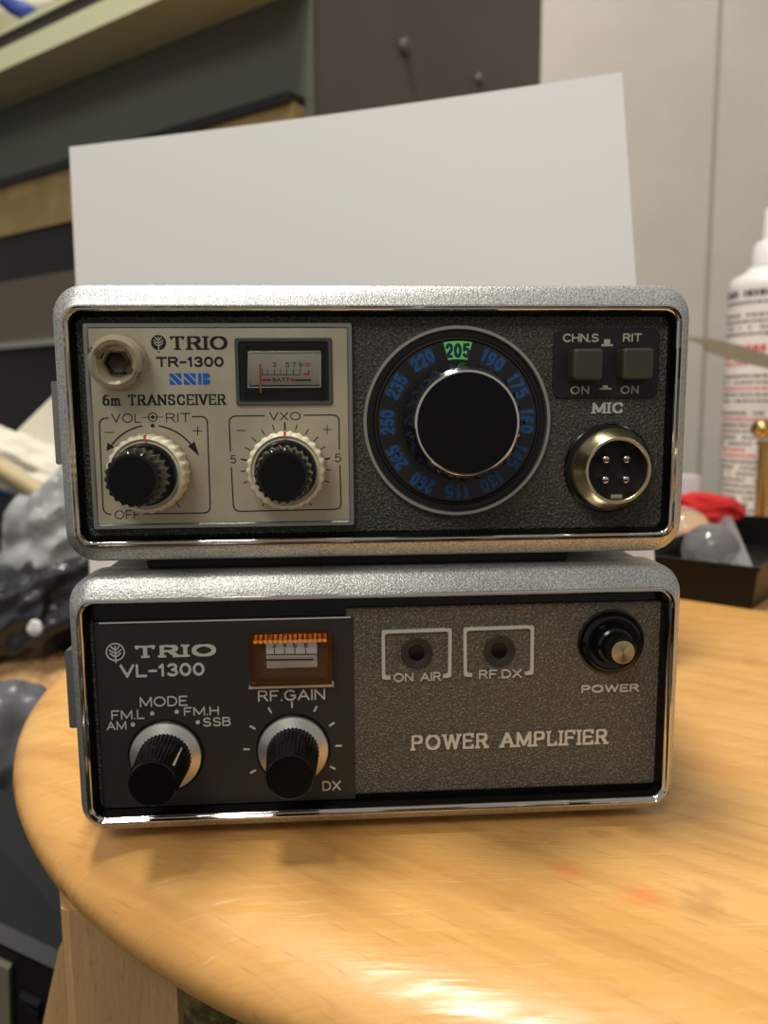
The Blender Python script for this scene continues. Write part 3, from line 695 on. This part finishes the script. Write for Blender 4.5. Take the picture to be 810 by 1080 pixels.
board(A2, B2_, 37, -450, -25, inw).build('leg', 'wood_leg', seat_o)
for ang in (-30, 60, 150):
    o = Vector(outline(math.radians(ang), 45)); rd = (Vector((CX, CY))-o).normalized(); tn = Vector((-rd.y, rd.x))*28
    board(o-tn, o+tn, 32, -450, -30, rd).build('leg', 'wood_leg', seat_o)
# slanting brace behind the left leg
m_ = MB(); bk = Vector((0, 16, 0))
t0, t1, t2, t3 = atD(62, 1000, 285), atD(95, 1000, 285), atD(52, 1290, 300), atD(0, 1290, 300)
m_.loft([[t0, t1, t1+bk, t0+bk], [t3, t2, t2+bk, t3+bk]])
m_.build('brace', 'wood_leg', seat_o)
pc = atD(230, 1050, 229); n_ = 28
m_ = MB(); m_.loft([[(pc.x+10*f_*math.cos(2*PI*i/n_), pc.y+11*f_*math.sin(2*PI*i/n_), z) for i in range(n_)] for f_, z in ((1, -31.5), (1.03, -40), (.97, -49), (.8, -52))])
m_.build('felt_pad', 'foam', seat_o)

# ================================================================ WHITE CARD
TL, TR = atD(73, 155, 440/1), atD(656, 76, 376)
BLx = atD(80, 300, 440); BRx = atD(671, 300, 372)
def down(a, b, z=-3.0): t = (z-a.z)/(b.z-a.z); return a+(b-a)*t
BL, BR = down(TL, BLx), down(TR, BRx)
n_ = 16; vs = []; fs = []
nrm = (TR-TL).cross(Vector((0, 0, 1))).normalized()
m_ = MB(); loops = []
for j in range(n_+1):
    v = j/n_; row_f = []; row_b = []
    for i in range(n_+1):
        u = i/n_; p = (TL*(1-u)+TR*u)*(1-v)+(BL*(1-u)+BR*u)*v
        p = p-nrm*6*math.sin(PI*u)*.6
        row_f.append(p); row_b.append(p-nrm*.5)
    loops.append(row_f+row_b[::-1])
m_.loft(loops)
tag(m_.build('white_card', 'paper', None, 30), 'large plain white card standing upright behind the stacked radios', 'card')

# ================================================================ ROOM
def dir_h(px): v = ray(px, 425); v.z = 0; return v.normalized()
dl = dir_h(-800); dr = Vector((-dl.y, dl.x, 0)); dr = dr if dr.x > 0 else -dr
C0 = atD(338, 425, 800); C0.z = 0
rr_ = ray(563, 425); rr_.z = 0; k0 = Vector((CAM.x, CAM.y, 0))
# where the right face of the cabinet ends: intersection of the two horizontal lines
det = dr.x*(-rr_.y)-dr.y*(-rr_.x); q_ = k0-C0
wR = (q_.x*(-rr_.y)-q_.y*(-rr_.x))/det
CE = C0+dr*wR; WY = CE.y+4
w = MB(); w.box(CE.x+2, CE.x+1500, WY, WY+80, -450, 2100); struct(w.build('wall_back', 'wall', None, 0))
seam_x = onY(748, 250, WY).x
w = MB(); w.box(seam_x-3, seam_x+3, WY-1.5, WY+.5, -450, 2100)
struct(w.build('trim_1', mat('seam_strip', (160,154,144), .7), None, 0))
w = MB(); w.box(-3000, 3000, -1800, 3200, -530, -450); struct(w.build('floor', 'floor', None, 0))

# cabinet standing corner-on behind the card
def onL(px, py, off=0):                                        # left face of the cabinet
    n = Vector((dl.y, -dl.x, 0)); n = n if n.dot(CAM-C0) > 0 else -n
    d_ = ray(px, py); t_ = ((C0+n*off)-CAM).dot(n)/d_.dot(n); return CAM+d_*t_
nl = Vector((dl.y, -dl.x, 0)); nl = nl if nl.dot(Vector((CAM.x, CAM.y, 0))-C0) > 0 else -nl
zl = lambda y0, off=0: onL(0, y0, off).z
def slab_l(t0, t1, z0, z1, off0, off1, extra=None):            # board along the left face
    a, b = C0+dl*t0, C0+dl*t1; m2 = MB()
    lp = lambda p, z: p+Vector((0, 0, z))
    m2.loft([[lp(a+nl*off0, z0), lp(a+nl*off1, z0), lp(a+nl*off1, z1), lp(a+nl*off0, z1)], [lp(b+nl*off0, z0), lp(b+nl*off1, z0), lp(b+nl*off1, z1), lp(b+nl*off0, z1)]])
    return m2
cab = empty('steel_cabinet', C0+Vector((0, 0, -450)))
tag(cab, 'tall grey-green and dark grey steel cabinet standing corner-on behind the white card', 'cabinet')
m2 = MB(); a, b, c_, d_ = C0, C0+dl*1100, C0+dl*1100+dr*wR, C0+dr*wR
m2.loft([[(p.x, p.y, z) for p in (a+dl*2+dr*2, b, c_, d_)] for z in (-450, 1400)])
m2.build('body', 'cab_dark', cab, 0)
slab_l(0, 1100, -449, 1399, -1, 3).build('side_panel', 'cab_green', cab, 0)
for px, py, r in ((427, 50, 9), (505, 84, 7)):
    nr = Vector((dr.y, -dr.x, 0)); nr = nr if nr.dot(Vector((CAM.x, CAM.y, 0))-C0) > 0 else -nr
    dd = ray(px, py); t_ = (C0-CAM).dot(nr)/dd.dot(nr); p = CAM+dd*t_
    m3 = MB(); m3.tube([p-nr*1, p+nr*3, p+nr*5, p+nr*6], [r, r, r*.8, r*.3], 20); m3.build('screw_knob', 'cab_dark', cab)
tE = (onL(308, 108, 22)-C0).dot(dl)
sh = empty('wall_shelf', C0+dl*(tE+200)); sh['o_'] = list(C0+dl*(tE+200)); 
o_ = slab_l(tE, 1100, zl(250, 22), zl(197, 22), 3, 22); o_.build('board', 'beige', sh, 0)
slab_l(tE, 1100, zl(197, 26), zl(189, 26), 3, 26).build('edge_trim', 'blackboard', sh, 0)
tag(sh, 'beige board with black top trim running along the cabinet side at left', 'shelf')
dr_ = empty('drawer_unit', C0+dl*400+Vector((0, 0, -450)))
slab_l(tE+30, 1100, -449, zl(250, 18), 3, 18).build('body', 'blackboard', dr_, 0)
slab_l(tE+60, 1100, zl(362, 24), zl(298, 24), 18, 24).build('drawer_front', 'taupe', dr_, 0)
slab_l(tE+60, 1100, zl(368, 34), zl(362, 34), 18, 34).build('handle_rail', 'ring', dr_, 0)
tag(dr_, 'black drawer unit with taupe drawer front below the beige board at left', 'drawer unit')
us = empty('upper_shelf', C0+dl*500+Vector((0, 0, zl(75))))
slab_l(-0, 1100, zl(75, 70), zl(52, 70), 3, 70).build('cream_edge', 'cream', us, 0)
slab_l(-0, 1100, zl(52, 67), zl(37, 67), 3, 67).build('brown_edge', 'brown', us, 0)
slab_l(-0, 1100, zl(37, 70), zl(31, 70), 3, 70).build('white_lip', 'cream', us, 0)
tag(us, 'upper shelf with cream and dark brown edge at the top left corner', 'shelf')

# ---------------------------------------------------------------- lumps
def lump(name, m, c, r, seed, amp=.25, freq=1.6, floor=None, sub=4, rot=0, sharp=False, parent=None):
    bm = bmesh.new(); bmesh.ops.create_icosphere(bm, subdivisions=sub, radius=1)
    mb = MB(); idx = {}
    R = Matrix.Rotation(rot, 3, 'Y')
    for v in bm.verts:
        p = v.co.copy(); n = noise.fractal(p*freq+Vector((seed*7.1, seed*3.3, seed)), 1., 2., 4) if not sharp else (1-abs(noise.noise(p*freq+Vector((seed*5., seed, 0))))*2.2)*.5+.25*noise.noise(p*freq*2.7+Vector((seed, 0, seed)))
        p = p*(1+amp*n); q = R @ Vector((p.x*r[0], p.y*r[1], p.z*r[2])) + Vector(c)
        if floor is not None: q.z = max(q.z, floor)
        mb.v.append(q)
    mb.f = [tuple(v.index for v in f.verts) for f in bm.faces]; bm.free()
    return mb.build(name, m, parent, 50)

# things on the upper shelf (top left corner of the photo)
zs = zl(31, 30)
p = onL(12, 18, -0); 
bp = C0+dl*((onL(20, 20)-C0).dot(dl))
# low chest at left carrying the bags
ZB = -125.
ch = MB(); ch.box(-900, -190, 300, 700, -450, ZB); cho = ch.build('low_chest', 'blackboard', None, 0)
tag(cho, 'low black chest at left under the plastic bags', 'chest')
def ctr(px, py, D): return atD(px, py, D)
def pxm(D): return D/FPX
D = 640
c = ctr(30, 715, 600)
mt_ = MB()
# tan fibrous mat with frayed edge, sloping
a, b = atD(-40, 700, 620), atD(90, 700, 620)
vs = []
tp = [atD(-60, 690, 650), atD(30, 690, 650), atD(95, 700, 650), atD(98, 800, 565), atD(-60, 800, 565)]
mt_.loft([tp, [v-Vector((0, 0, 12)) for v in tp]])
for i in range(150):
    u = random.random(); base = tp[0]*(1-u)+tp[1]*u if random.random() < .6 else tp[1]*(1-u)+tp[2]*u
    mt_.tube([base+Vector((0, -3, -3)), base+Vector((random.uniform(6, 18), random.uniform(-3, 6), random.uniform(1, 6)))], [.9, .3], 5)
# stand of the mat: folded down to the chest
tag(mt_.build('fibre_mat', 'tan', None, 0), 'tan fibrous mat with a frayed edge at left of the stool', 'mat')
b1 = lump('grey_plastic_bag', 'bag_grey', ctr(0, 795, 540), (52, 36, 46), 3, .35, 1.5, None, 5, .3, True); tag(b1, 'crumpled grey plastic bag at far left beside the stool edge', 'plastic bag')
b2 = lump('black_plastic_bag', 'bag_black', ctr(22, 648, 655), (74, 30, 36), 5, .55, 1.9, None, 5, -.5, True); tag(b2, 'crumpled glossy black plastic bag behind the tan mat', 'plastic bag')
b3 = lump('bubble_wrap', 'bubble', ctr(66, 574, 660), (42, 28, 58), 8, .46, 1.9, None, 5, .4, True); tag(b3, 'crumpled translucent bubble wrap just left of the radios', 'bubble wrap')
b4 = lump('white_cloth', 'white_cloth', ctr(22, 492, 700), (62, 36, 24), 11, .35, 2.0, None, 5, .42, True); tag(b4, 'crumpled white cloth at the left edge above the bubble wrap', 'cloth')
# white paper bag point
tri = [atD(10, 462, 740), atD(57, 416, 730), atD(110, 392, 725), atD(120, 520, 725), atD(30, 500, 735)]
t_ = MB(); t_.loft([tri, [v+Vector((4, 26, 0)) for v in tri]]); tag(t_.build('paper_bag', 'white_bag', None, 0), 'pale folded paper bag with slanting top behind the white cloth', 'paper bag')
t_ = MB(); t_.tube([atD(-40, 470, 650), atD(30, 512, 650), atD(90, 552, 650)], [7, 7, 6.5], 14); tag(t_.build('wooden_stick', 'stick', None), 'pale wooden stick slanting across the white cloth at left', 'stick')
t_ = lump('blue_plastic_piece', 'blue', ctr(4, 513, 680), (14, 10, 9), 2, .1, 1, None, 3); tag(t_, 'small blue plastic piece under the wooden stick at the left edge', 'plastic piece')
t_ = lump('bag_highlight', 'bottle', ctr(37, 662, 575), (5, 3, 6), 4, .3, 1.6, None, 3); tag(t_, 'small bright white scrap modelled as a lump for the shine on the black plastic bag', 'highlight')  # white lump put in for the bright highlight on the black bag
# top left clutter
t_ = lump('white_bag', 'white_cloth', onL(2, -6, 38), (75, 24, 42), 21, .25, 1.4, None, 4, 0, True); tag(t_, 'pale bag lying on the upper shelf in the top left corner', 'bag')
t_ = lump('blue_packet', mat('blue_packet', (40,60,130), .5), onL(22, 10, 60), (26, 8, 10), 22, .25, 1.6, None, 3, .4); tag(t_, 'small blue packet on the pale bag in the top left corner', 'packet')

# dark grey machine on the floor, bottom left
mc = empty('dark_machine', (-260, 200, -450)); tag(mc, 'dark grey plastic machine on the floor at bottom left behind the stool leg', 'machine')
def quadslab(pts, th, name, m, parent):
    m2 = MB(); m2.loft([pts, [p+Vector(th) for p in pts]]); return m2.build(name, m, parent, 0)
# sloping lid, ledge and body
D1 = 520
quadslab([atD(-80, 800, 490), atD(120, 880, 490), atD(120, 1030, 430), atD(-80, 935, 430)], (0, 40, -40), 'lid', 'dark_grey', mc)
quadslab([atD(-80, 935, 428), atD(120, 1030, 428), atD(120, 1052, 422), atD(-80, 957, 422)], (0, 30, -30), 'ledge', mat('ledge_grey', (30,32,35), .5), mc)
quadslab([atD(-80, 960, 424), atD(120, 1055, 424), atD(120, 1260, 430), atD(-80, 1200, 430)], (0, 90, -5), 'body', 'blackboard', mc)
quadslab([atD(-40, 1000, 419), atD(9, 1023, 419), atD(13, 1180, 423), atD(-40, 1180, 423)], (0, 6, 0), 'label_panel', mat('beige_label', (105,100,84), .5), mc)
for i in range(3):
    quadslab([atD(20+i*7, 1052+i*8, 420), atD(40, 1062+i*8, 420), atD(40, 1064+i*8, 420), atD(20+i*7, 1054+i*8, 420)], (0, 6, 0), 'vent_rib', 'dark_grey', mc)

# ---------------------------------------------------------------- right side
A, B = onZ(724, 634), onZ(797, 645)
u = (A-B); u.z = 0; u.normalize(); v = Vector((-u.y, u.x, 0)); v = v if v.y > 0 else -v
ZT = 23.
def tray_pt(a, b, z): p = B+u*a+v*b; return Vector((p.x, p.y, z))
def tl(i, z, Lu=76, Lv=225): return [tray_pt(i, i, z), tray_pt(Lu-i, i, z), tray_pt(Lu-i, Lv-i, z), tray_pt(i, Lv-i, z)]
t_ = MB(); t_.loft([tl(3, -3.4), tl(0, ZT-2), tl(-1.5, ZT-2), tl(-1.5, ZT), tl(1.6, ZT), tl(4.5, -1)])
tray = t_.build('black_tray', 'tray', None, 0); tag(tray, 'black plastic tray holding clear and red bits, right of the radios', 'tray')
def dome(name, p, r, label, hz=1.):
    m2 = MB(); m2.latheZ(p.x, p.y, [(r*math.cos(t)*1., p.z+r*hz*math.sin(t)) for t in [math.radians(x) for x in range(-80, 90, 10)]]+[(.2, p.z+r*hz)], 40)
    o = m2.build(name, 'clear', None, 60); tag(o, label, 'plastic dome', 'clear plastic domes in the tray'); return o
p = atD(750, 574, 545); p.z = 18.5; dome('clear_dome', p, 19, 'front one of the clear plastic domes in the black tray')
p = atD(722, 560, 600); p.z = 22; dome('clear_dome', p, 19, 'rear clear plastic dome in the black tray, next to the radio corner')
rb = lump('red_plastic_bag', 'red_bag', atD(738, 538, 640), (34, 14, 13), 31, .3, 1.6, None, 5, .05, True); tag(rb, 'crumpled red plastic bag behind the clear domes', 'plastic bag')
cs = MB(); pts = [atD(763, 541, 640), atD(770, 541, 640), atD(794, 597, 500), atD(782, 600, 500)]
cs.loft([pts, [q_+Vector((-8, 4, -10)) for q_ in pts]]); tag(cs.build('clear_sleeve', mat('frosted_sleeve', (150,152,152), .3, 0, None, None, 0, .4), None, 0), 'folded clear plastic sleeve leaning inside the black tray', 'plastic sleeve')
pp = atD(730, 514, 745)
bx = MB(); bx.rbox(pp.x-9, pp.x+8, pp.y, pp.y+14, -3.5, pp.z+11, 2, 1); tag(bx.build('small_white_box', 'lilac', None), 'small pale box standing against the wall side behind the red bag', 'box')

# white bottle
p = atD(811, 300, 790); rB = 37.
zsh = atD(800, 300, 790).z; ztop = atD(800, 222, 790).z
bo = empty('white_bottle', (p.x, p.y, -3.5)); tag(bo, 'tall white plastic bottle with small black and red label text, at the right edge', 'bottle')
m2 = MB(); m2.latheZ(p.x, p.y, [(rB-3, -3.5), (rB, 0), (rB, zsh-6), (rB-1, zsh+1), (rB-4, zsh+6), (rB-10, zsh+9), (22, zsh+12), (19, zsh+16)], 64); m2.build('body', 'bottle', bo)
m2 = MB(); m2.latheZ(p.x, p.y, [(17, zsh+17), (16, zsh+36), (13, zsh+40), (9, zsh+42)], 40); m2.build('cap', 'bottle', bo)
m2 = MB(); m2.latheZ(p.x, p.y, [(8.5, zsh+40), (7, ztop-3), (5.5, ztop)], 32); m2.build('nozzle', 'bottle', bo)
ik, ir = MB(), MB(); lb = MB(); nl_ = 40
t0_, t1_ = math.radians(150), math.radians(345)
cyl = lambda r, z: [(p.x+r*math.cos(t0_+(t1_-t0_)*i/nl_), p.y+r*math.sin(t0_+(t1_-t0_)*i/nl_), z) for i in range(nl_+1)]
lb.add(cyl(rB+.1, zsh-3)+cyl(rB+.1, 6), [(i, i+1, nl_+2+i, nl_+1+i) for i in range(nl_)])
zz = zsh-8; row = 0
while zz > 8:
    red = (0 < (zsh-zz) < 0) or 52 < (zsh-zz) < 80 or 100 < zsh-zz < 106 or 128 < zsh-zz < 135 or 160 < zsh-zz < 168
    big = (zsh-zz) < 14 or 52 < zsh-zz < 62
    hgt = 6.5 if big else 2.6
    t = math.radians(165)
    while t < math.radians(330):
        ln = random.uniform(.05, .16)
        if random.random() < .9:
            tgt = ir if red else ik; n2 = 4; f_ = []; bck = []
            for i in range(n2+1):
                tt = t+ln*i/n2
                f_.append(tt)
            top = [(p.x+(rB+.3)*math.cos(x), p.y+(rB+.3)*math.sin(x), zz) for x in f_]; bot = [(p.x+(rB+.3)*math.cos(x), p.y+(rB+.3)*math.sin(x), zz-hgt) for x in f_]
            vs = top+bot; nn = n2+1
            tgt.add(vs, [(i, i+1, nn+i+1, nn+i) for i in range(n2)])
        t += ln+.035
    zz -= hgt+(3.4 if not big else 4); row += 1
    if row in (2, 6, 9, 14): zz -= 6
n1, n2_ = len(lb.f), len(ik.f)
for q3 in (ik, ir): lb.add(q3.v, q3.f)
lo_ = lb.build('label', 'bottle', bo, 0)
lo_.data.materials.append(M['ink']); lo_.data.materials.append(M['ink_red'])
for i, f_ in enumerate(lo_.data.polygons): f_.material_index = 0 if i < n1 else 1 if i < n1+n2_ else 2

# helping-hand stand with brass ball joint and flat steel arm
p = atD(804, 452, 735); hs = empty('helping_hand_stand', (p.x, p.y, -3.5)); tag(hs, 'brass stand with ball joint and flat steel arm between the tray and the bottle', 'tool stand')
kpx = 735/FPX
m2 = MB(); m2.latheZ(p.x+4, p.y, [(26, -3.5), (26, 2), (24, 4), (8, 5)], 40); m2.build('base', 'brass', hs)
m2 = MB(); m2.tube([(p.x+4, p.y, 4), (p.x+4, p.y, p.z-12)], 6, 20); m2.latheZ(p.x+4, p.y, [(6, p.z-16), (8.5, p.z-15), (8.5, p.z-12), (6, p.z-11)], 24); m2.build('rod', 'brass', hs)
m2 = MB(); m2.latheZ(p.x, p.y, [(10*math.cos(t), p.z+9*math.sin(t)) for t in [math.radians(x) for x in range(-80, 90, 10)]], 28); m2.build('ball_joint', 'brass', hs)
q0 = atD(845, 398, 715); 
m2 = MB(); m2.tube([(p.x, p.y, p.z), (p.x+30, p.y-8, p.z+10), (q0.x, q0.y, q0.z-20), (q0.x, q0.y, q0.z+6)], 4, 12); m2.build('bent_rod', 'brass', hs)
bl = [(727, 355, 358.5), (742, 357, 363), (747, 356.5, 371), (780, 364, 381.5), (812, 374, 389), (860, 390, 404)]
lps = []
for x, t, b_ in bl:
    D_ = 700+(x-727)*.1; P_, Q_ = atD(x, t, D_), atD(x, b_, D_); bk = Vector((0, 2.2, 0)); lps.append([P_, Q_, Q_+bk, P_+bk])
m2 = MB(); m2.loft(lps); m2.build('flat_arm', 'steel', hs, 0)

# ================================================================ LIGHT
w = bpy.data.worlds.new('world'); scn.world = w; w.use_nodes = True
bg = w.node_tree.nodes['Background']; bg.inputs[0].default_value = (1, .965, .91, 1); bg.inputs[1].default_value = .3
def area(name, loc, size, power, colr, target=(0, 0, 0)):
    l = bpy.data.lights.new(name, 'AREA'); l.shape = 'RECTANGLE'; l.size, l.size_y = size; l.energy = power; l.color = colr
    o = bpy.data.objects.new(name, l); col.objects.link(o); o.location = loc
    d = Vector(target)-Vector(loc); o.rotation_euler = d.to_track_quat('-Z', 'Y').to_euler(); return o
area('ceiling_light', (-.22, .12, 1.7), (.45, .3), 32, (1, .96, .89), (0, .05, 0))
area('room_light', (-.6, -1.25, 1.5), (.8, .5), 13, (1, .96, .89), (0, .2, 0))
scn.view_settings.view_transform = 'Standard'; scn.view_settings.look = 'None'; scn.view_settings.gamma = 1
scn.view_settings.use_curve_mapping = False; scn.view_settings.exposure = 0.0
for o in bpy.data.objects:
    if 'o_' in o: del o['o_']
